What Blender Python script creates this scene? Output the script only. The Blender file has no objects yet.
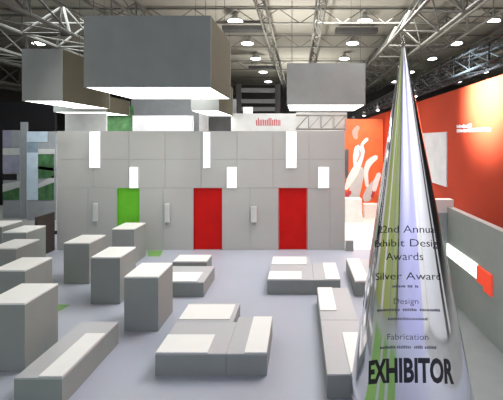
import bpy, bmesh, math, random
from mathutils import Vector, Matrix
random.seed(7)
F, PX, PY, H = 400.0, 300.0, 140.0, 3.7          # lens in pixels, vanishing point, eye height
sc = bpy.context.scene
COL = sc.collection
sc.view_settings.view_transform = 'Standard'
sc.view_settings.look = 'None'
sc.view_settings.gamma = 1
sc.view_settings.use_curve_mapping = False
sc.view_settings.exposure = 0.0

def sx(px, Y): return (px - PX) / F * Y
def sz(py, Y): return H - (py - PY) / F * Y
def yf(py, z=0.0): return F * (H - z) / (py - PY)

# ------------------------------------------------------------------ materials
def mat(name, col, rough=0.5, metal=0.0, var=0.06, scale=3.0, emit=0.0, ecol=None, bump=0.0, spec=0.5, noise_detail=3):
    m = bpy.data.materials.new(name); m.use_nodes = True
    nt = m.node_tree; N = nt.nodes; L = nt.links
    b = N['Principled BSDF']
    tc = N.new('ShaderNodeTexCoord'); nz = N.new('ShaderNodeTexNoise')
    nz.inputs['Scale'].default_value = scale; nz.inputs['Detail'].default_value = noise_detail
    L.new(tc.outputs['Object'], nz.inputs['Vector'])
    rp = N.new('ShaderNodeValToRGB')
    c = col
    rp.color_ramp.elements[0].position = 0.3; rp.color_ramp.elements[1].position = 0.7
    rp.color_ramp.elements[0].color = (c[0]*(1-var), c[1]*(1-var), c[2]*(1-var), 1)
    rp.color_ramp.elements[1].color = (min(1, c[0]*(1+var)), min(1, c[1]*(1+var)), min(1, c[2]*(1+var)), 1)
    L.new(nz.outputs['Fac'], rp.inputs['Fac']); L.new(rp.outputs['Color'], b.inputs['Base Color'])
    b.inputs['Roughness'].default_value = rough; b.inputs['Metallic'].default_value = metal
    b.inputs['Specular IOR Level'].default_value = spec
    if emit:
        b.inputs['Emission Color'].default_value = (*(ecol or c), 1); b.inputs['Emission Strength'].default_value = emit
    if bump:
        bp = N.new('ShaderNodeBump'); bp.inputs['Strength'].default_value = bump; bp.inputs['Distance'].default_value = 0.01
        L.new(nz.outputs['Fac'], bp.inputs['Height']); L.new(bp.outputs['Normal'], b.inputs['Normal'])
    return m
M = {}
M['floor'] = mat('booth floor grey laminate', (0.385, 0.41, 0.475), 0.38, var=0.03, scale=0.8)
M['cream'] = mat('cream carpet', (0.78, 0.74, 0.68), 0.9, var=0.04, scale=6)
M['hallfloor'] = mat('hall floor concrete', (0.30, 0.31, 0.30), 0.6, var=0.1, scale=1)
M['greenfloor'] = mat('green floor vinyl', (0.17, 0.36, 0.09), 0.5, var=0.05)
M['wall'] = mat('grey wall panel', (0.41, 0.42, 0.395), 0.55, var=0.03, scale=0.7)
M['joint'] = mat('panel joint', (0.30, 0.30, 0.29), 0.8)
M['block'] = mat('grey laminate', (0.265, 0.285, 0.265), 0.55, var=0.04, scale=1.5)
M['bench'] = mat('grey bench top', (0.45, 0.455, 0.465), 0.45, var=0.03, scale=1.5)
M['pad'] = mat('white top panel', (0.80, 0.80, 0.765), 0.45, var=0.015)
M['red'] = mat('red door lacquer', (0.48, 0.007, 0.005), 0.55, var=0.06, spec=0.15)
M['green'] = mat('green door lacquer', (0.13, 0.48, 0.03), 0.5, var=0.08, spec=0.2)
M['redwall'] = mat('orange red wall fabric', (0.62, 0.065, 0.026), 0.6, spec=0.12, var=0.08, scale=0.5)
M['orange'] = mat('orange print', (0.75, 0.13, 0.03), 0.6, var=0.15, scale=2)
M['whiteprint'] = mat('white print', (0.85, 0.80, 0.76), 0.6)
M['pinkprint'] = mat('pink print', (0.75, 0.30, 0.25), 0.6)
M['greywall'] = mat('grey low wall paint', (0.37, 0.40, 0.38), 0.5, var=0.04)
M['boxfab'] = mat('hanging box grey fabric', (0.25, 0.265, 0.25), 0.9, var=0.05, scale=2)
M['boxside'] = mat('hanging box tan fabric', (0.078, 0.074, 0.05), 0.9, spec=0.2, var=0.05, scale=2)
M['glow'] = mat('luminous diffuser', (0.9, 0.9, 0.86), 0.6, emit=5.0, ecol=(1, 1, 0.97))
M['wglow'] = mat('wall light diffuser', (0.9, 0.9, 0.86), 0.6, emit=1.3, ecol=(1, 1, 0.97))
M['lampglow'] = mat('hall lamp lens', (0.9, 0.9, 0.88), 0.5, emit=9, ecol=(1, 1, 0.96))
M['steel'] = mat('galvanised truss steel', (0.19, 0.19, 0.17), 0.5, metal=0.0, var=0.1)
M['darksteel'] = mat('dark steel', (0.10, 0.10, 0.10), 0.5, metal=0.2, var=0.1)
M['black'] = mat('black cloth', (0.012, 0.012, 0.014), 0.9)
M['brown'] = mat('dark brown panel', (0.045, 0.035, 0.03), 0.6)
M['chrome'] = mat('polished metal', (0.86, 0.86, 0.89), 0.09, metal=1.0, var=0.01)
M['ink'] = mat('black ink', (0.012, 0.012, 0.02), 0.6)
M['grink'] = mat('grey ink', (0.12, 0.12, 0.16), 0.6)
M['hallwall'] = mat('hall wall cladding', (0.10, 0.10, 0.10), 0.8)
M['lav'] = mat('lavender reflection partition', (0.60, 0.60, 0.98), 0.6)
M['white'] = mat('white paint', (0.85, 0.85, 0.86), 0.6)
M['olive'] = mat('olive green reflection partition', (0.42, 0.50, 0.14), 0.6)
M['midgrey'] = mat('mid grey paint', (0.30, 0.32, 0.33), 0.6)
M['palegrey'] = mat('pale grey paint', (0.52, 0.54, 0.52), 0.6)
M['shadestrip'] = mat('shaded floor grey', (0.25, 0.265, 0.26), 0.85, var=0.05)  # darker floor tone, carries the shade beside the low wall
M['leafgreen'] = mat('dark green foliage print', (0.05, 0.14, 0.05), 0.8, var=0.5, scale=3)
M['bluegrey'] = mat('blue grey print', (0.22, 0.30, 0.35), 0.6, var=0.2)
M['sky'] = mat('pale blue print', (0.50, 0.62, 0.70), 0.6, var=0.1)
M['redink'] = mat('red lettering paint', (0.45, 0.06, 0.07), 0.6)
M['redglow'] = mat('red lit acrylic', (0.8, 0.06, 0.02), 0.4, emit=0.5, ecol=(1, 0.07, 0.02))

def ceiling_material():
    m = bpy.data.materials.new('ceiling corrugated deck'); m.use_nodes = True
    N = m.node_tree.nodes; L = m.node_tree.links; b = N['Principled BSDF']
    tc = N.new('ShaderNodeTexCoord'); w = N.new('ShaderNodeTexWave'); w.inputs['Scale'].default_value = 1.2
    w.bands_direction = 'Y'; w.inputs['Distortion'].default_value = 0.3
    nz = N.new('ShaderNodeTexNoise'); nz.inputs['Scale'].default_value = 0.25
    L.new(tc.outputs['Object'], w.inputs['Vector']); L.new(tc.outputs['Object'], nz.inputs['Vector'])
    mx = N.new('ShaderNodeMix'); mx.data_type = 'FLOAT'; mx.inputs[0].default_value = 0.5
    L.new(w.outputs['Fac'], mx.inputs[2]); L.new(nz.outputs['Fac'], mx.inputs[3])
    rp = N.new('ShaderNodeValToRGB')
    rp.color_ramp.elements[0].color = (0.28, 0.27, 0.235, 1); rp.color_ramp.elements[1].color = (0.48, 0.465, 0.41, 1)
    L.new(mx.outputs[0], rp.inputs['Fac']); L.new(rp.outputs['Color'], b.inputs['Base Color'])
    b.inputs['Roughness'].default_value = 0.85
    return m
M['ceiling'] = ceiling_material()

# ------------------------------------------------------------------ mesh helpers
def bx(bm, x0, x1, y0, y1, z0, z1, bev=0.0):
    v = [bm.verts.new(p) for p in ((x0,y0,z0),(x1,y0,z0),(x1,y1,z0),(x0,y1,z0),(x0,y0,z1),(x1,y0,z1),(x1,y1,z1),(x0,y1,z1))]
    fs = [bm.faces.new([v[i] for i in f]) for f in ((0,3,2,1),(4,5,6,7),(0,1,5,4),(1,2,6,5),(2,3,7,6),(3,0,4,7))]
    if bev:
        es = list({e for f in fs for e in f.edges})
        bmesh.ops.bevel(bm, geom=es, offset=bev, segments=2, affect='EDGES', profile=0.5)
    return fs
def tube(bm, a, b, r=0.03, n=6):
    a = Vector(a); b = Vector(b); d = b - a
    if d.length < 1e-6: return
    q = d.to_track_quat('Z', 'Y')
    r0, r1 = [], []
    for i in range(n):
        t = 2*math.pi*i/n + math.pi/n
        o = q @ Vector((math.cos(t)*r, math.sin(t)*r, 0))
        r0.append(bm.verts.new(a+o)); r1.append(bm.verts.new(b+o))
    for i in range(n):
        j = (i+1) % n
        bm.faces.new((r0[i], r0[j], r1[j], r1[i]))
    bm.faces.new(r0[::-1]); bm.faces.new(r1)
def lathe(bm, prof, n=32, cx=0, cy=0, axis=None):
    rings = []
    for (r, z) in prof:
        ox, oy = axis(z) if axis else (cx, cy)
        if r < 1e-5: rings.append([bm.verts.new((ox, oy, z))])
        else: rings.append([bm.verts.new((ox + r*math.cos(2*math.pi*i/n), oy + r*math.sin(2*math.pi*i/n), z)) for i in range(n)])
    for a, b in zip(rings, rings[1:]):
        for i in range(n):
            j = (i+1) % n
            va = [a[0]] if len(a) == 1 else [a[i], a[j]]
            vb = [b[0]] if len(b) == 1 else [b[j], b[i]]
            if len(va)+len(vb) > 2: bm.faces.new(va+vb)
    if len(rings[0]) > 1: bm.faces.new(rings[0][::-1])
    if len(rings[-1]) > 1: bm.faces.new(rings[-1])
def link(name, bm, m, parent=None, smooth=False):
    bmesh.ops.recalc_face_normals(bm, faces=bm.faces)
    me = bpy.data.meshes.new(name); bm.to_mesh(me); bm.free()
    for k in (m if isinstance(m, (list, tuple)) else [m]): me.materials.append(k)
    if smooth:
        for p in me.polygons: p.use_smooth = True
    o = bpy.data.objects.new(name, me); COL.objects.link(o)
    if parent: o.parent = parent
    return o
def box(name, m, x0, x1, y0, y1, z0, z1, parent=None, bev=0.0):
    bm = bmesh.new(); bx(bm, min(x0,x1), max(x0,x1), min(y0,y1), max(y0,y1), min(z0,z1), max(z0,z1), bev); return link(name, bm, m, parent)
def tag(o, label, cat, group=None, kind=None):
    if label: o['label'] = label
    if cat: o['category'] = cat
    if group: o['group'] = group
    if kind: o['kind'] = kind
    return o
def thing(name, label, cat, loc=(0,0,0), group=None):
    o = bpy.data.objects.new(name, None); COL.objects.link(o); o.location = loc; o.empty_display_size = 0.1
    return tag(o, label, cat, group)
def copy_tree(o, parent=None):
    c = o.copy(); COL.objects.link(c); c.parent = parent
    for ch in [k for k in COL.objects if k.parent == o]: copy_tree(ch, c)
    return c
def struct(name, bm, m, parent=None):
    o = link(name, bm, m, parent)
    if not parent: o['kind'] = 'structure'
    return o
def sbox(name, m, *a, parent=None):
    bm = bmesh.new(); bx(bm, *a); return struct(name, bm, m, parent)

# ------------------------------------------------------------------ room shell
WY = 13.45                                              # front face of the grey booth wall
WX0, WX1 = sx(57, WY), sx(345, WY)
sbox('floor', M['floor'], -9.9, 5.0, -9.0, 16.0, -0.10, 0.0)
sbox('floor_hall', M['hallfloor'], -34, 34, -9.0, 62, -0.20, -0.101)
sbox('floor_aisle_left', M['hallfloor'], -34, -9.9, -9.0, 62, -0.10, 0.0)
sbox('floor_walkway', M['cream'], -9.9, 12, 16.0, 60, -0.10, 0.0)
sbox('floor_walkway_near', M['cream'], WX1 + 0.02, 4.18, 13.5, 16.0, 0.0, 0.006)
sbox('ceiling', M['ceiling'], -34, 34, -9, 62, 12.0, 12.2)
sbox('wall_far', M['hallwall'], -34, 34, 60, 60.3, -0.1, 12)
sbox('wall_left', M['hallwall'], -34.3, -34, -9, 60, -0.1, 12)
sbox('wall_right', M['hallwall'], 34, 34.3, -9, 60, -0.1, 12)

# grey booth wall of large panels, with three door openings
doors = [(sx(117, WY), sx(139.5, WY)), (sx(193.5, WY), sx(222, WY)), (sx(278.5, WY), sx(307.5, WY))]
DZ = sz(188, WY)
bm = bmesh.new()
g = 0.004
rows = [(0.0, DZ), (DZ, 3.05), (3.05, 4.0)]
xs = sorted([WX0, WX1] + [d for p in doors for d in p] + [sx(v, WY) for v in (88, 163, 250, 330)])
for r, (z0, z1) in enumerate(rows):
    cuts = xs if r == 0 else [WX0 + (WX1-WX0)*k/8 for k in range(9)]
    for a, b in zip(cuts, cuts[1:]):
        if r == 0 and any(abs(a-d[0]) < 1e-4 for d in doors): continue
        bx(bm, a+g, b-g, WY, WY+0.04, z0+g, z1-g)
wall = struct('wall_back', bm, M['wall'])
bm = bmesh.new()
for a, b in zip([WX0]+[d[1] for d in doors], [d[0] for d in doors]+[WX1]):
    bx(bm, a, b, WY+0.041, WY+0.22, 0.0, DZ)
bx(bm, WX0, WX1, WY+0.041, WY+0.22, DZ, 4.0)
struct('wall_core', bm, M['joint'], wall)
for i, (d, k) in enumerate(zip(doors, ('green', 'red', 'red'))):
    o = sbox('door_%d' % (i+1), M[k], d[0]+0.03, d[1]-0.03, WY+0.05, WY+0.10, 0.012, DZ-0.03)
    bm = bmesh.new()
    bx(bm, d[0], d[0]+0.025, WY, WY+0.12, 0, DZ-0.026); bx(bm, d[1]-0.025, d[1], WY, WY+0.12, 0, DZ-0.026)
    bx(bm, d[0], d[1], WY, WY+0.12, DZ-0.025, DZ-0.001)
    struct('door_frame', bm, M[k], o)
    bm = bmesh.new(); hx = d[1]-0.09
    tube(bm, (hx, WY+0.02, 1.0), (hx, WY+0.02, 1.16), 0.009, 8); tube(bm, (hx, WY+0.02, 1.02), (hx, WY+0.05, 1.02), 0.007); tube(bm, (hx, WY+0.02, 1.14), (hx, WY+0.05, 1.14), 0.007)
    struct('door_handle', bm, M[k], o)

# tall wall lights
wl = [(90, 100.5, 131.5, 168, 'long white wall light at the left end of the grey wall, highest there'),
      (130, 138.5, 167, 188, 'short white wall light touching the top of the green door'),
      (203.5, 210.5, 132, 168, 'long slim white wall light above the left red door'),
      (227, 237, 167, 188, 'short white wall light just right of the left red door top'),
      (286, 296.5, 131.5, 168, 'long white wall light above the right red door'),
      (318, 329, 167, 188, 'short white wall light between right red door and wall end')]
for (x0, x1, y0, y1, lab) in wl:
    X0, X1, Z1, Z0 = sx(x0, WY), sx(x1, WY), sz(y0, WY), sz(y1, WY)
    t = thing('wall_light', lab, 'wall light', ((X0+X1)/2, WY, Z0), 'white light boxes on the grey wall')
    w, h = (X1-X0)/2, Z1-Z0
    bm = bmesh.new()
    bx(bm, -w, w, -0.045, 0.0, 0, 0.012); bx(bm, -w, w, -0.045, 0.0, h-0.012, h)
    bx(bm, -w, -w+0.012, -0.045, 0, 0.012, h-0.012); bx(bm, w-0.012, w, -0.045, 0, 0.012, h-0.012)
    link('frame', bm, M['white'], t)
    box('diffuser', M['wglow'], -w+0.012, w-0.012, -0.04, -0.002, 0.012, h-0.012, t)
# small sconces beside the doors
for (px, lab, w, y0, y1) in ((96.5, 'small white wall sconce left of the green door', 0.085, 203, 221),
                         (168, 'small white wall sconce left of the left red door', 0.085, 203, 222),
                         (254, 'small white wall sconce between the two red doors', 0.10, 206, 222)):
    X, Z0, Z1 = sx(px, WY), sz(y1, WY), sz(y0, WY); h = Z1-Z0
    t = thing('wall_sconce', lab, 'wall light', (X, WY, Z0), 'small sconces beside the doors')
    bm = bmesh.new(); bx(bm, -w*0.6, w*0.6, -0.02, 0, -0.14, h*0.9, 0.004); bx(bm, -0.02, 0.02, -0.07, -0.015, -0.12, -0.06); link('bracket', bm, M['wall'], t)
    bm = bmesh.new(); bx(bm, -w, w, -0.11, -0.022, 0, h, 0.02); link('diffuser', bm, M['palegrey'], t)

# ------------------------------------------------------------------ display blocks
BW, BD, BH = 0.66, 0.88, 1.06
blk = [(-4.39, 6.38, 1.10, 'large grey block with white top at the left front, nearest of the left row'),
       (-5.50, 8.00, 1.10, 'grey block with white top directly behind the nearest block of the left row'),
       (-6.84, 9.63, 1.10, 'grey block with white top, third from the front in the left row'),
       (-7.74, 11.30, 1.10, 'grey block with white top, fourth from the front in the left row'),
       (-8.98, 12.05, 1.10, 'farthest grey block with white top at the left picture edge'),
       (-5.41, 10.27, 1.06, 'grey block with white top standing before the left end of the grey wall'),
       (-4.06, 9.02, 1.06, 'grey block with white top, middle of the three blocks running toward the green door'),
       (-4.93, 11.90, 1.06, 'grey block with white top standing in front of the green door'),
       (-2.74, 7.73, 1.06, 'grey block with white top standing alone beside the low benches, rightmost block')]
def make_block(x1, y0, h, lab):
    t = thing('display_block', lab, 'display block', (x1-BW/2, y0+BD/2, 0), 'tall grey blocks with white tops')
    bm = bmesh.new(); bx(bm, -BW/2, BW/2, -BD/2, BD/2, 0, h-0.035, 0.004); link('body', bm, M['block'], t)
    bm = bmesh.new(); bx(bm, -BW/2, BW/2, -BD/2, BD/2, h-0.034, h, 0.006); link('top_panel', bm, M['pad'], t)
    return t
for a in blk: make_block(*a)

# ------------------------------------------------------------------ low benches
def bench(lab, boxes, pads, h=0.35):
    x = sum(b[0]+b[1] for b in boxes)/2/len(boxes); y = sum(b[2]+b[3] for b in boxes)/2/len(boxes)
    t = thing('low_bench', lab, 'bench', (x, y, 0), 'low grey benches with white seat panels')
    for b in boxes:
        bm = bmesh.new(); bx(bm, b[0]-x, b[1]-x, b[2]-y, b[3]-y, 0, h-0.026, 0.003); link('base', bm, M['block'], t)
        bm = bmesh.new(); bx(bm, b[0]-x, b[1]-x, b[2]-y, b[3]-y, h-0.025, h, 0.004); link('top_board', bm, M['bench'], t)
    for b in pads:
        bm = bmesh.new(); bx(bm, b[0]-x, b[1]-x, b[2]-y, b[3]-y, h+0.0005, h+0.02, 0.005); link('seat_panel', bm, M['pad'], t)
def module(dx, dy):
    return ([(-2.27+dx, -1.162+dx, 6.27+dy, 7.36+dy), (-1.158+dx, -0.52+dx, 6.27+dy, 7.57+dy), (-2.27+dx, -1.23+dx, 7.364+dy, 8.22+dy)],
            [(-2.265+dx, -1.45+dx, 6.275+dy, 6.86+dy), (-2.26+dx, -1.31+dx, 7.44+dy, 8.115+dy), (-0.875+dx, -0.525+dx, 6.275+dy, 7.56+dy)])
bench('large low bench with three white seat panels at the centre front of the floor', *module(0, 0))
bench('low bench with three white seat panels in front of the right red door', *module(1.49, 3.31))
bench('low bench behind the lone block, before the left red door', [(-4.0, -2.27, 9.42, 10.63), (-3.5, -2.56, 10.98, 11.62)],
      [(-3.6, -2.44, 9.43, 10.1), (-3.49, -2.57, 10.99, 11.61)])
bench('long low bench with one long white seat panel at the bottom left corner', [(-3.97, -3.30, 5.55, 7.27)], [(-3.64, -3.31, 5.56, 6.8)], 0.40)
bench('long low bench with two white seat panels left of the metal cone', [(0.385, 1.08, 5.72, 7.44), (0.385, 1.08, 7.45, 9.07)],
      [(0.727, 1.07, 5.73, 6.94), (0.395, 0.72, 7.84, 9.05)])
bench('low bench half hidden behind the metal cone with white top at its left side', [(1.30, 2.36, 9.46, 11.27)], [(1.31, 1.66, 9.48, 11.25)])
tag(box('small_step_box', M['block'], sx(345.7, 13.3), sx(353.6, 13.3), 13.30, 13.44, 0, 0.345, bev=0.004), 'small grey box on the floor at the right end of the grey wall', 'box')

# green floor patches
def patch(pts, lab):
    bm = bmesh.new(); v = [bm.verts.new((x, y, 0.001)) for x, y in pts]; w = [bm.verts.new((x, y, 0.004)) for x, y in pts]
    bm.faces.new(v); bm.faces.new(w)
    for i in range(len(pts)):
        j = (i+1) % len(pts); bm.faces.new((v[i], v[j], w[j], w[i]))
    tag(link('floor_patch', bm, M['greenfloor']), lab, 'floor marking', 'green shapes on the floor')
def fp(px, py): Y = yf(py); return (sx(px, Y), Y)
patch([fp(44, 313), fp(56, 313), fp(70, 305), fp(52, 304)], 'small green floor shape beside the nearest left block')
patch([fp(148, 256.5), fp(160, 256.5), fp(163, 250.5), fp(148, 250.5)], 'green floor shape at the foot of the wall right of the green door')
for k, (a0, a1) in enumerate(((40, 53), (58, 68), (73, 92))):  # stripes added so the lower cone mirrors green
    q = []
    for a, r in ((a0, 1.0), (a0, 8.6), (a1, 8.6), (a1, 1.0)):
        t_ = math.radians(a); q.append((1.35-r*math.sin(t_), 4.9-r*math.cos(t_)))
    patch(q, 'added green floor stripe fanning out from the cone foot, mirrored in its %s edge strip' % ('innermost', 'middle', 'outermost')[k])
tag(box('floor_shade_strip', M['shadestrip'], 2.25, 3.49, 3.0, 9.3, 0.0005, 0.005), 'grey strip painting the floor shade along the low grey wall, right of the cone', 'painted shade')  # dark strip standing in for shade on the booth floor
# dark panel at the left end of wall
tag(box('side_screen', M['brown'], -8.32, -8.24, 12.55, 13.44, 0, 1.28), 'dark brown low screen at the left end of the grey wall', 'screen')

# ------------------------------------------------------------------ cone trophy
CX, CY, CR, CZ0 = 1.352, 4.9, 0.735, 0.60
TX, TZ = sx(403, CY), sz(34, CY)
def axis(z):
    k = (z-CZ0)/(TZ-CZ0); return (CX + (TX-CX)*k, CY)
t = thing('cone_trophy', 'tall polished metal cone trophy with black lettering, pointed tip up', 'trophy', (0, 0, 0))
bm = bmesh.new()
prof = [(CR-0.02, CZ0), (CR, CZ0+0.01)] + [(CR*(1-k/24), CZ0+(TZ-CZ0)*k/24) for k in range(1, 24)] + [(0.0, TZ)]
lathe(bm, prof, 128, axis=axis)
body = link('body', bm, M['chrome'], t, smooth=True)
al = math.atan2(CR, TZ-CZ0); slant = math.hypot(CR, TZ-CZ0)
fa = math.atan2(-CY, -CX)                         # azimuth toward the viewer side
def cone_pt(r, th, off):
    z = TZ - r*math.cos(al); R = r*math.sin(al)+off
    ox, oy = axis(z)
    return Vector((ox + R*math.cos(fa+th), oy + R*math.sin(fa+th), z))
def row_r(py):
    best = None
    for i in range(3000):
        r = slant*i/3000; p = cone_pt(r, 0, 0); y = PY - F*(p.z-H)/p.y
        if best is None or abs(y-py) < best[0]: best = (abs(y-py), r)
    return best[1]
def wrap(bm, r0, py):
    kk = ((py-PY)/F-math.tan(al))/(2*max(0.15, r0*math.sin(al)))
    bmesh.ops.triangulate(bm, faces=bm.faces)
    for _ in range(3):
        es = [e for e in bm.edges if abs(e.verts[0].co.x-e.verts[1].co.x) > 0.03]
        if es:
            bmesh.ops.subdivide_edges(bm, edges=es, cuts=1); bmesh.ops.triangulate(bm, faces=bm.faces)
    for v in bm.verts:
        u, w, o = v.co.x, v.co.y, v.co.z
        w += -kk*u*u + u*0.85*(py-PY)/F*CX/CY
        r = math.hypot(u, r0-w); ph = math.atan2(u, r0-w)
        v.co = cone_pt(r, ph/math.sin(al), 0.003+o)
def text_row(s, py_base, cap_px, width, m, bold=0.0, mid=0.0):
    cu = bpy.data.curves.new('lettering', 'FONT'); cu.body = s; cu.align_x = 'CENTER'; cu.size = 1; cu.extrude = 0.0; cu.resolution_u = 3; cu.offset = bold
    tmp = bpy.data.objects.new('tmp', cu); COL.objects.link(tmp)
    bpy.context.view_layer.update()
    me = bpy.data.meshes.new_from_object(tmp.evaluated_get(bpy.context.evaluated_depsgraph_get()))
    bpy.data.objects.remove(tmp)
    bm = bmesh.new(); bm.from_mesh(me); bpy.data.meshes.remove(me)
    xs = [v.co.x for v in bm.verts]; w = max(xs)-min(xs); c = (max(xs)+min(xs))/2
    cap = 0.73
    pm = F/(CY-CR*0.6)
    for v in bm.verts: v.co = Vector(((v.co.x-c)/w*width/pm + mid/pm, v.co.y/cap*cap_px/pm, 0.0))
    wrap(bm, row_r(py_base), py_base)
    o = link('lettering', bm, m, t)
for a in (('22nd Annual', 232.6, 7.8, 66, M['ink'], -0.008, 0), ('Exhibit Design', 246.5, 7.8, 80, M['ink'], -0.008, 0), ('Awards', 260, 7.8, 38, M['ink'], -0.008, -3),
          ('Silver Award', 279.5, 7.5, 72, M['ink'], -0.008, 0), ('Design', 304, 5.8, 24, M['grink'], -0.008, -2), ('Fabrication', 339.5, 5.8, 40, M['grink'], -0.008, -1),
          ('EXHIBITOR', 381.5, 21.5, 90, M['ink'], 0.035, 1)): text_row(*a)
def dash_row(py, words, hpx, gap=2.2, mid=0):
    pm = F/(CY-CR*0.6); tot = sum(words)+gap*(len(words)-1); bm = bmesh.new(); x = -tot/2+mid
    for w in words:
        k = x
        while k < x+w-0.6:
            v = [bm.verts.new((p[0]/pm, p[1]/pm, 0)) for p in ((k, 0), (k+1.1, 0), (k+1.1, hpx*random.uniform(.65, 1)), (k, hpx*random.uniform(.65, 1)))]
            bm.faces.new(v); k += 1.7
        x += w+gap
    wrap(bm, row_r(py), py); link('lettering', bm, M['grink'], t)
dash_row(287.5, [13, 5, 4], 2.6, mid=-2); dash_row(311, [26, 14, 22], 2.6); dash_row(320, [38], 2.4, mid=-1); dash_row(348.5, [16, 14, 8, 12], 2.8, mid=-1)
pl = thing('round_plinth', 'round grey plinth under the metal cone', 'plinth', (CX, CY, 0))
bm = bmesh.new(); lathe(bm, [(0.55, 0), (0.55, 0.02), (0.56, 0.03), (0.56, 0.575), (0.54, 0.598)], 64); link('drum', bm, M['bench'], pl, smooth=False)

# ------------------------------------------------------------------ hanging light boxes
def hang(lab, x0, x1, y0, y1, z0, z1, open_h=0.06):
    t = thing('hanging_light_box', lab, 'hanging light box', ((x0+x1)/2, (y0+y1)/2, z0), 'grey fabric boxes hung from the hall roof')
    a, b, h = (x1-x0)/2, (y1-y0)/2, z1-z0
    th = 0.03
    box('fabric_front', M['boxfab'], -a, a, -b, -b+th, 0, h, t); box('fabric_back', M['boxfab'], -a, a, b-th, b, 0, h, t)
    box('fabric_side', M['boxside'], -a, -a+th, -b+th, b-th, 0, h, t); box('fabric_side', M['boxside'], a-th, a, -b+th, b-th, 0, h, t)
    bm = bmesh.new(); bx(bm, -a+th, a-th, -b+th, b-th, h-0.03, h); link('top_sheet', bm, M['boxfab'], t)
    bm = bmesh.new(); bx(bm, -a+th+0.002, a-th-0.002, -b+th+0.002, b-th-0.002, 0.004, 0.03); link('diffuser', bm, M['glow'], t)
    for i in (-1, 1):
        for j in (-1, 1):
            bm = bmesh.new(); tube(bm, (i*(a-.15), j*(b-.15), h), (i*(a-.15), j*(b-.15), 9.6-z0), 0.008); link('cable', bm, M['darksteel'], t)
ZB = 4.9
hang('largest grey hanging box with luminous underside at the upper left centre', -4.92, -2.03, 9.10, 11.72, ZB, 6.53)
hang('square grey hanging box with luminous underside above the right red door', -0.45, 2.24, 13.7, 16.5, ZB, 6.33)
hang('left grey hanging box with tan side, nearest the left picture edge', -8.55, -7.32, 12.3, 15.4, ZB, 6.5)
hang('small grey hanging box seen behind the largest box, at its lower right', -4.5, -3.35, 16.5, 19.95, ZB, 6.3)
hang('distant hanging box with thin luminous line below the left hanging box', -10.6, -8.35, 17.2, 19.6, ZB, 5.6)

# ------------------------------------------------------------------ hall roof lamps
lamp0 = None
rowname = {-20.9: 'far left', -12.5: 'left', -4.2: 'left of centre', 4.2: 'right of centre', 12.5: 'right', 20.9: 'far right'}
for X in (-20.9, -12.5, -4.2, 4.2, 12.5, 20.9):
    for i, Y in enumerate((26, 32, 38, 45.5, 53)):
        if lamp0 is None:
            lamp0 = thing('high_bay_lamp', '', 'ceiling lamp', (X, Y, 11.4))
            bm = bmesh.new(); lathe(bm, [(0.3, 0.02), (0.47, 0.05), (0.45, 0.16), (0.2, 0.32), (0.08, 0.58)], 20); link('housing', bm, M['palegrey'], lamp0)
            bm = bmesh.new(); lathe(bm, [(0.0, -0.09), (0.3, -0.07), (0.48, 0.0), (0.46, 0.045)], 20); link('lens', bm, M['lampglow'], lamp0)
            t = lamp0
        else:
            t = copy_tree(lamp0); t.location = (X, Y, 11.4)
        t['label'] = 'oval glowing roof lamp, %s from the near end of the %s row' % (('first', 'second', 'third', 'fourth', 'fifth')[i], rowname[X])
        t['group'] = 'glowing lamps under the hall roof'

# ------------------------------------------------------------------ trusses
def truss_y(X, w, z0, hh, y0, y1, lab, step=2.4, r=0.07, m='steel'):
    t = thing('roof_truss', lab, 'truss', (X, y0, z0), 'steel trusses of the hall roof')
    L = y1-y0
    for (x, z) in ((-w/2, 0), (w/2, 0), (0, hh)):
        bm = bmesh.new(); tube(bm, (x, 0, z), (x, L, z), r); link('chord', bm, M[m], t)
    bm = bmesh.new(); n = int(L/step)
    for i in range(n):
        a = i*L/n; b = (i+1)*L/n; c = (a+b)/2
        for x in (-w/2, w/2):
            tube(bm, (x, a, 0), (0, c, hh), r*0.55); tube(bm, (0, c, hh), (x, b, 0), r*0.55)
        tube(bm, (-w/2, a, 0), (w/2, a, 0), r*0.5); tube(bm, (-w/2, a, 0), (w/2, b, 0), r*0.4)
    link('lattice', bm, M[m], t)
def truss_x(Y, z0, hh, x0, x1, lab, step=2.0, r=0.07, m='steel'):
    t = thing('cross_truss', lab, 'truss', (x0, Y, z0), 'steel cross trusses of the hall roof')
    L = x1-x0
    for z in (0, hh):
        bm = bmesh.new(); tube(bm, (0, 0, z), (L, 0, z), r); link('chord', bm, M[m], t)
    bm = bmesh.new(); n = int(L/step)
    for i in range(n):
        a = i*L/n; b = (i+1)*L/n; c = (a+b)/2
        tube(bm, (a, 0, 0), (c, 0, hh), r*0.5); tube(bm, (c, 0, hh), (b, 0, 0), r*0.5)
    link('lattice', bm, M[m], t)
truss_y(-1.95, 0.5, 10.4, 0.7, 14, 59, 'slender roof truss running back left of the centre lamps gap', 3, 0.05)
truss_y(1.05, 0.5, 10.4, 0.7, 14, 59, 'slender roof truss running back above the square hanging box', 3, 0.05)
truss_y(6.6, 2.2, 9.7, 1.9, 12, 59, 'deep roof truss above the tip of the metal cone', 3.2, 0.10)
truss_y(9.6, 1.5, 10.3, 1.5, 12, 59, 'roof truss running back right of the cone tip', 3, 0.08)
truss_y(14.2, 2.4, 9.4, 2.1, 12, 59, 'deep roof truss above the orange red wall', 3.2, 0.11)
truss_y(-13.6, 2.6, 9.4, 2.0, 12, 59, 'deep roof truss running back above the left hanging box', 3.0, 0.12)
truss_y(-9.4, 1.3, 10.2, 1.4, 12, 59, 'roof truss running back between the left and largest hanging boxes', 3, 0.08)
truss_y(-19.5, 2.6, 9.2, 2.0, 14, 59, 'deep dark roof truss near the left picture edge', 3.2, 0.12)
truss_y(-26.5, 2.6, 8.6, 2.0, 20, 59, 'lowest roof truss at the far left of the hall', 3.2, 0.12)
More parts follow.
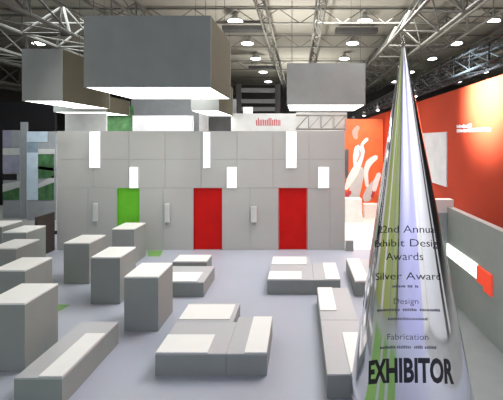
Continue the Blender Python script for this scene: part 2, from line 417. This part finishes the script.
for Y, zz, lab in ((19.5, 11.0, 'nearest cross truss over the hall roof'), (25, 11.0, 'second cross truss of the hall roof'),
                   (31, 10.9, 'third cross truss of the hall roof'), (41, 10.9, 'fourth cross truss of the hall roof'), (52, 10.9, 'farthest cross truss of the hall roof')):
    truss_x(Y, zz, 0.9, -32, 32, lab, 2.6, 0.06)
# dark air ducts under the deck
for X, Y in ((-3.9, 28), (4.0, 28.5), (-4.0, 43), (4.0, 43.5)):
    bm = bmesh.new(); bx(bm, -1.5, 1.5, -0.35, 0.35, 0, 0.35, 0.04)
    for k in (-1, 1): tube(bm, (k*1.2, 0, 0.35), (k*1.2, 0, 0.69), 0.02)
    o = link('air_duct', bm, M['darksteel']); o.location = (X, Y, 11.3)
    tag(o, 'dark air duct between roof lamps, %s %s' % ('near' if Y < 35 else 'far', 'left of centre' if X < 0 else 'right of centre'), 'duct', 'dark ducts under the roof')

# ------------------------------------------------------------------ right side: low grey wall, red wall
GX = 3.5
bm = bmesh.new(); bx(bm, GX, GX+0.15, 6.2, 9.5, 0, 2.11)
struct('wall_low_right', bm, M['greywall'])
bm = bmesh.new(); bx(bm, sx(430, 9.5), GX+0.15, 9.505, 9.75, 0, 1.97); bx(bm, 2.4, sx(430, 9.5), 9.505, 9.75, 0, 1.97)
t = thing('end_cabinet', 'grey return wall with cream top band right of the cone', 'cabinet', (3.0, 9.6, 0))
o = link('body', bm, M['greywall'], t); o.location = (-3.0, -9.6, 0)
box('top_band', M['cream'], 2.4-3.0, GX+0.15-3.0, -0.095, 0.15, 1.97, 2.28, t)
t = thing('light_strip', 'glowing white light strip along the low grey wall right of the cone', 'light strip', (GX, 7.87, 0.97))
bm = bmesh.new(); bx(bm, -0.03, 0.0, 0.0, 1.6, 0, 0.285); link('diffuser', bm, M['wglow'], t)
t = thing('red_light_panel', 'square red glowing panel at the near end of the light strip', 'light panel', (GX, 7.27, 0.90))
bm = bmesh.new(); bx(bm, -0.035, 0.0, 0.0, 0.58, 0.03, 0.34); link('panel', bm, M['redglow'], t)
bm = bmesh.new(); bx(bm, -0.03, 0.0, 0.0, 0.3, -0.05, 0.027); link('lip', bm, M['redglow'], t)

RX = 4.2
bm = bmesh.new(); bx(bm, RX, RX+0.2, 7.6, 33, 0, 5.06)
struct('wall_red', bm, M['redwall'])
tag(box('white_poster', M['white'], RX-0.03, RX-0.0005, 11.4, 14.6, 2.36, 3.93), 'white rectangular poster on the orange red wall right of the cone', 'poster')
# small white lettering lines on red wall (illegible)
t = thing('wall_lettering', 'two small lines of white lettering on the orange red wall', 'lettering', (RX, 0, 0))
for z0, z1, ws in ((4.02, 4.10, [.25, .18, .3]), (3.90, 3.985, [.35, .2, .4, .3, .28])):
    bm = bmesh.new(); y = 10.7
    for w in ws:
        k = y
        while k > y-w:
            bx(bm, -0.012, 0, k-0.055, k, z0, z1-random.choice((0, 0.02))); k -= 0.08
        y -= w+0.09
    link('lettering', bm, M['white'], t)
# mural panel at far end of the red wall
MY = 20.0
t = thing('mural_panel', 'tall orange panel with a white figure print between grey wall and cone', 'mural', (sx(362, MY), MY, 0))
x0, x1 = sx(345, MY)-sx(362, MY), 4.15-sx(362, MY)
box('board', M['orange'], x0, x1, 0, 0.12, 0, sz(119, MY), t)
def stroke(pts, w, m, d=0.02):
    # smooth, round-ended brush stroke: pts in board units, w half-widths at each point
    P = []; W = []
    n = len(pts)
    for k in range(n-1):
        p0, p1, p2, p3 = [Vector(pts[min(n-1, max(0, k+q))]) for q in (-1, 0, 1, 2)]
        for i in range(8):
            u = i/8
            P.append(0.5*((2*p1)+(p2-p0)*u+(2*p0-5*p1+4*p2-p3)*u*u+(3*p1-p0-3*p2+p3)*u**3)); W.append(w[k]*(1-u)+w[k+1]*u)
    P.append(Vector(pts[-1])); W.append(w[-1])
    L = []; Rr = []
    for k in range(len(P)):
        tdir = (P[min(k+1, len(P)-1)]-P[max(k-1, 0)]).normalized(); nn = Vector((-tdir.y, tdir.x))
        L.append(P[k]+nn*W[k]); Rr.append(P[k]-nn*W[k])
    te = (P[-1]-P[-2]).normalized(); ts = (P[0]-P[1]).normalized()
    out = L+[P[-1]+te*W[-1]*0.8]+Rr[::-1]+[P[0]+ts*W[0]*0.8]
    out = [(((p.x-362)/F*MY), sz(p.y, MY)) for p in out]
    bm = bmesh.new()
    v = [bm.verts.new((x, -d, z)) for x, z in out]; u = [bm.verts.new((x, -0.0005, z)) for x, z in out]
    bm.faces.new(v); bm.faces.new(u[::-1]); N = len(v)
    for i in range(N): bm.faces.new((v[i], v[(i+1) % N], u[(i+1) % N], u[i]))
    link('print', bm, m, t)
stroke([(354, 199), (356, 185), (361, 170)], [5, 6, 4], M['palegrey'], 0.010)
stroke([(366, 199), (371, 190), (376, 182)], [4, 5, 3], M['palegrey'], 0.011)
stroke([(346, 189), (350, 180), (354, 173), (359, 163)], [1.5, 3.5, 4, 3], M['whiteprint'], 0.014)
stroke([(357, 166), (357, 156), (358, 147)], [3.5, 4, 3], M['whiteprint'], 0.018)
stroke([(360, 165), (363, 152), (362, 145), (367, 139)], [1.5, 1.6, 1.4, 1.8], M['whiteprint'], 0.022)
stroke([(367, 186), (366, 172), (369, 163), (376, 157)], [1.6, 2.2, 3.2, 2.4], M['whiteprint'], 0.026)
stroke([(374, 190), (376, 182), (379, 174)], [2.2, 2.6, 2.2], M['whiteprint'], 0.030)
stroke([(357, 162), (360, 155), (359, 150)], [0.6, 1.0, 0.5], M['pinkprint'], 0.024)
stroke([(347, 195), (350, 192)], [2.5, 2.0], M['redink'], 0.016)
stroke([(372, 197), (374, 191)], [1.5, 1.5], M['redink'], 0.016)
stroke([(356, 138), (355, 132), (358, 127)], [2, 3, 2], M['pinkprint'], 0.012)
stroke([(347, 178), (346.5, 165), (347, 150)], [1.5, 2.0, 1.8], M['darksteel'], 0.012)
tag(box('white_counter', M['whiteprint'], sx(345.5, 18), sx(362, 18), 18, 18.6, 0, sz(199, 18), bev=0.01), 'low white counter standing before the orange mural panel', 'counter')
tag(box('cream_counter', M['cream'], sx(364, 19), 3.9, 18.9, 19.4, 0, sz(201, 19)-0.15, bev=0.01), 'low cream counter right of the white counter', 'counter')

# lighting truss along the red wall top with spotlights
def rig(p0, p1, s, lab, step=0.5, m='steel', parent=None):
    t = thing('lighting_truss', lab, 'truss', p0)
    d = Vector(p1)-Vector(p0); L = d.length; t.rotation_euler = (0, 0, math.atan2(d.y, d.x))
    for (y, z) in ((-s/2, 0), (s/2, 0), (-s/2, s), (s/2, s)):
        bm = bmesh.new(); tube(bm, (0, y, z), (L, y, z), 0.025); link('chord', bm, M[m], t)
    bm = bmesh.new(); n = max(2, int(L/step))
    for i in range(n):
        a, b = i*L/n, (i+1)*L/n
        for y in (-s/2, s/2): tube(bm, (a, y, 0), (b, y, s), 0.014); tube(bm, (b, y, 0), (b, y, s), 0.014)
        for z in (0, s): tube(bm, (a, -s/2, z), (b, s/2, z), 0.014)
    link('lattice', bm, M[m], t)
    return t
rig((3.95, 7.0, 5.25), (3.95, 31, 5.25), 0.4, 'dark lighting truss above the orange red wall', 0.9, 'black')
for i, (Y, s) in enumerate(((12.6, .10), (13.6, .09), (15.2, .08), (18.5, .09), (22.5, .10), (27, .12))):
    t = thing('spotlight', '%s spotlight hanging under the truss above the orange red wall' % ('nearest', 'second', 'third', 'fourth', 'fifth', 'farthest')[i], 'spotlight', (3.60, Y, 5.12), 'spotlights above the orange red wall')
    bm = bmesh.new(); lathe(bm, [(s*.5, .16), (s, .12), (s*1.1, -.02), (s*1.0, -.04)], 16); tube(bm, (0, 0, .14), (0, 0, .3), .012); link('can', bm, M['darksteel'], t)
    bm = bmesh.new(); lathe(bm, [(0, -.08), (s*.7, -.07), (s*.95, -.045)], 16); link('lens', bm, M['lampglow'], t)

# ------------------------------------------------------------------ booths behind the grey wall
def board(name, m, px0, px1, py0, Y, lab, cat, py1=None, th=0.12):
    z1 = sz(py0, Y)
    return tag(box(name, m, sx(px0, Y), sx(px1, Y), Y, Y+th, 0 if py1 is None else sz(py1, Y), z1), lab, cat)
board('partition', M['palegrey'], 65, 106, 113.5, 17.0-.4, 'pale grey partition rising behind the left end of the grey wall', 'partition')
board('green_panel', M['leafgreen'], 107, 133, 106, 19.8, 'dark green leafy panel rising behind the grey wall', 'panel')
board('white_banner', M['white'], 132.5, 193, 115.5, 18.0, 'long white banner board above the grey wall', 'banner')
board('grey_backdrop', M['midgrey'], 131, 236, 99, 22.5, 'mid grey backdrop wall behind the white banner board', 'partition')
board('white_post', M['white'], 199, 208, 113, 21.5, 'white post right of the white banner board', 'post')
board('dark_recess', M['darksteel'], 208, 231, 117, 21.7, 'dark booth opening above the grey wall, right of the white post', 'partition')
fas = board('fascia_board', M['palegrey'], 231, 297, 113.5, 20.0, 'pale grey fascia board with red lettering above the grey wall', 'sign')
cu = bmesh.new(); x = sx(256, 20)
while x < sx(281, 20):
    bx(cu, x, x+0.05, 19.985, 19.999, sz(125.5, 20), sz(random.choice((118, 119.5, 120)), 20)); x += 0.09
o = link('lettering', cu, M['redink'], fas)
board('white_booth_box', M['white'], 243, 252.5, 107, 20.2+.3, 'small white box tower above the fascia board', 'box')
rig((sx(296, 15), 15.0, sz(129, 15)-.0), (sx(346, 15), 15.0, sz(129, 15)), 0.52, 'steel lighting truss just above the right end of the grey wall', 0.45)
tag(box('grey_backdrop', M['palegrey'], sx(296, 21), sx(347, 21), 21, 21.1, 0, sz(112, 21)), 'pale backdrop behind the steel truss above the grey wall', 'partition')
# dark gantry far away at centre
for i, (px0, px1) in enumerate(((236, 241), (275, 280))):
    tag(box('gantry_post', M['darksteel'], sx(px0, 40), sx(px1, 40), 40, 40.4, 0, 9.3), 'dark steel gantry post behind the fascia board, %s one' % ('left', 'right')[i], 'post', 'dark gantry posts')
for i, py in enumerate((88, 99, 107)):
    tag(box('gantry_beam', M['midgrey'], sx(241.2, 40), sx(274.8, 40), 40.05, 40.35, sz(py+4, 40), sz(py, 40)), 'grey gantry beam behind the fascia board, %s one' % ('top', 'middle', 'bottom')[i], 'beam', 'grey gantry beams')

# ------------------------------------------------------------------ left side: distant screens, black drapes
tag(box('black_drape', M['black'], -24, sx(57, 23), 22.8, 23.0, 0, 5.9), 'tall black drape wall at the far left of the hall', 'drape')
t = thing('white_banner_stand', 'narrow white lit banner on a black base at the left picture edge', 'banner', (-9.2, 11.85, 0))
box('base', M['black'], -0.3, 0.10, 0, 0.14, 0, 2.2, t)
bm = bmesh.new(); bx(bm, -0.3, 0.10, -0.0, 0.1, 2.2, 5.1); link('banner', bm, M['wglow'], t)
box('crossbar', M['black'], -0.3, 0.17, -0.01, -0.001, 3.45, 3.52, t)
def screen(px0, px1, bands, Y, lab):
    t = thing('display_wall', lab, 'display wall', (sx((px0+px1)/2, Y), Y, 0), 'picture walls at the far left')
    c = (px0+px1)/2
    top = min(b[2] for b in bands if not isinstance(b[2], tuple))
    box('backing', M['midgrey'], (px0-c)/F*Y, (px1-c)/F*Y, 0, 0.15, 0, sz(top, Y), t)
    for (a, b, y0, y1, m) in bands:
        ga, gb, gc, gd = (y0 if isinstance(y0, tuple) else (y0, y0)), (y1 if isinstance(y1, tuple) else (y1, y1)), 0, 0
        bm = bmesh.new()
        pts = [((a-c)/F*Y, sz(gb[0], Y)), ((b-c)/F*Y, sz(gb[1], Y)), ((b-c)/F*Y, sz(ga[1], Y)), ((a-c)/F*Y, sz(ga[0], Y))]
        v = [bm.verts.new((p[0], -0.02, p[1])) for p in pts]; u = [bm.verts.new((p[0], -0.001, p[1])) for p in pts]
        bm.faces.new(v); bm.faces.new(u[::-1])
        for i in range(4): bm.faces.new((v[i], v[(i+1) % 4], u[(i+1) % 4], u[i]))
        link('picture', bm, M[m], t)
M['lavp'] = mat('lavender grey print', (0.28, 0.28, 0.36), 0.6, var=0.1)
screen(3, 20, [(3, 12, 130.2, 147, 'lavp'), (12, 19.5, 130.2, 147, 'midgrey'), (3, 19.5, 148, 155, 'palegrey'), (3, 19.5, 156, 173, 'lavp'), (3, 17, 174, 180, 'black'), (3, 19.5, (184, 181), (192, 187), 'palegrey'), (3, 19.5, (192.5, 187.5), (200, 200), 'leafgreen')], 19.0,
       'left one of the two picture walls, with grey and green bands')
screen(27, 56, [(27, 47.5, 131.5, 142, 'sky'), (27, 38, 142.5, 152, 'bluegrey'), (27, 38, 152.5, 200, 'sky'), (38.5, 55, 149, 154, 'palegrey'), (38.5, 54, 154.5, 178, 'leafgreen'), (38.5, 54, (166, 168), (169, 171), 'palegrey'),
                (38.5, 54, (184, 175), (188, 182), 'palegrey'), (38.5, 54, (188.5, 182.5), (200, 200), 'leafgreen')], 18.5,
       'right one of the two picture walls, with pale blue and green pictures')
board('grey_column', M['midgrey'], 20.5, 26.5, 122, 18.8, 'grey column between the two picture walls', 'column')
tag(box('floor_rail', M['black'], -13.5, -8.4, 15.7, 15.8, 0, 0.12), 'thin black rail on the hall floor before the picture walls', 'rail')

# ------------------------------------------------------------------ hall wall behind the viewer, plus partitions added for the cone reflection
sbox('wall_front', M['hallwall'], -34, 34, -9.3, -9.0, -0.1, 12)
def bp(name, m, x0, x1, y0, y1, z1, lab): tag(box(name, m, x0, x1, y0, y1, 0, z1), lab, 'partition', 'partitions added for the cone reflection')
bp('partition', M['lav'], -9.6, 5.5, -8.2, -8.0, 11.9, 'tall lavender reflection partition added behind the viewer for the cone to mirror')
bp('partition', M['white'], 5.55, 9.0, -8.2, -8.0, 11.9, 'tall white partition added behind the viewer for the cone to mirror, at the right')
bp('partition', M['white'], 9.0, 9.2, -7.9, 2.4, 11.9, 'tall white partition running along the right side added beside the viewer for the cone to mirror')
bp('partition', M['white'], 9.0, 9.2, 3.6, 4.4, 11.9, 'narrow white partition along the right side added beside the viewer for the cone to mirror')
y = -7.9
for k, (m, w) in enumerate((('olive', 2.2), ('palegrey', 0.6), ('olive', 2.2), ('midgrey', 0.8), ('olive', 4.4), ('white', 1.2), ('olive', 4.6), ('white', 2.6))):
    bp('partition', M[m], -11.0, -10.8, y, y+w-0.02, 11.9, {'olive': 'olive green', 'palegrey': 'pale grey', 'midgrey': 'mid grey', 'white': 'white'}[m]+' partition along the left side added beside the viewer for the cone to mirror, number %d from behind' % (k+1)); y += w

# ------------------------------------------------------------------ lights
def area(name, loc, size, power, col=(1, 1, 1), rot=(0, 0, 0), sy=None):
    l = bpy.data.lights.new(name, 'AREA'); l.energy = power; l.color = col; l.size = size
    if sy: l.shape = 'RECTANGLE'; l.size_y = sy
    o = bpy.data.objects.new(name, l); COL.objects.link(o); o.location = loc; o.rotation_euler = rot
    return o
def spot(name, loc, target, power, angle, blend=0.6, col=(1, 1, 1), r=0.08):
    l = bpy.data.lights.new(name, 'SPOT'); l.energy = power; l.color = col; l.spot_size = math.radians(angle); l.spot_blend = blend; l.shadow_soft_size = r
    o = bpy.data.objects.new(name, l); COL.objects.link(o); o.location = loc
    o.rotation_euler = (Vector(target)-Vector(loc)).to_track_quat('-Z', 'Y').to_euler()
    return o
area('hall_and_fill_light', (3.6, 12.2, 11.3), 6, 1500, (1, 1, 1))
area('hall_and_fill_light', (4.0, 24, 11.3), 6, 1500, (1, 0.98, 0.94))
area('hall_and_fill_light', (-14, 24, 11.3), 6, 700, (0.95, 1, 1))
area('hall_and_fill_light', (-2, -3.5, 9.5), 4, 660, (1, 1, 1), (math.radians(-65), 0, 0))  # added fill aimed at the lavender partition the cone mirrors
area('hall_and_fill_light', (-5, 0.5, 9.5), 4, 220, (1, 1, 1), (math.radians(65), 0, math.radians(90)))  # added fill for the mirrored partitions on the left
area('hall_and_fill_light', (4, -3, 9.5), 4, 620, (1, 1, 1), (math.radians(65), 0, math.radians(-90)))  # added fill for the mirrored white partitions on the right
for X in (-6.3, -3.2, -0.2):
    spot('wall_wash_light', (X, 9.5, 8.5), (X, WY, 2.2), 620, 55, 0.9, (1, 0.99, 0.95), 0.3)
spot('red_wall_spot_light', (2.3, 8.9, 5.15), (RX, 9.0, 4.75), 4600, 76, 1.0, (0.7, 0.93, 1.0), 0.3)
spot('mural_spot_light', (3.0, 17.0, 5.6), (3.0, 20.0, 3.0), 500, 80, 0.9, (1, 0.95, 0.85), 0.2)
spot('walkway_light', (3.2, 15.5, 7.5), (3.0, 16.5, 0), 700, 70, 0.9, (1, 0.96, 0.9), 0.3)

spot('banner_fill_light', (-4.0, 14.6, 7.5), (-6.0, 18.0, 4.6), 1300, 100, 0.9, (1, 1, 1), 0.3)  # added spots brightening the boards behind the wall, no fixture modelled
spot('banner_fill_light', (-0.5, 17.0, 7.5), (-1.5, 20.0, 4.8), 700, 90, 0.9, (1, 1, 1), 0.3)
spot('picture_wall_fill', (-10.5, 15.2, 7.0), (-12.8, 18.6, 2.5), 700, 100, 0.9, (0.95, 1, 1), 0.3)  # added spot, lifts the dark picture walls
for X, Y, P in ((-1, 26, 3000), (0, 42, 3600), (9, 24, 500), (-14, 34, 500)):
    spot('roof_fill_light', (X, Y, 5.5), (X, Y, 12), P, 150, 1.0, (1, 0.97, 0.9), 0.3)  # added upward fill to brighten the roof deck, not a hall fixture
w = bpy.data.worlds.new('hall air'); sc.world = w; w.use_nodes = True
w.node_tree.nodes['Background'].inputs[0].default_value = (0.8, 0.85, 0.9, 1); w.node_tree.nodes['Background'].inputs[1].default_value = 0.3

# ------------------------------------------------------------------ camera
cd = bpy.data.cameras.new('camera'); cam = bpy.data.objects.new('camera', cd); COL.objects.link(cam)
cam.location = (0, 0, H); cam.rotation_euler = (math.pi/2, 0, 0)
cd.sensor_fit = 'HORIZONTAL'; cd.sensor_width = 36; cd.lens = 36*F/503
cd.shift_x = -(PX-251.5)/503; cd.shift_y = -(200-PY)/503
cd.clip_end = 200
sc.camera = cam
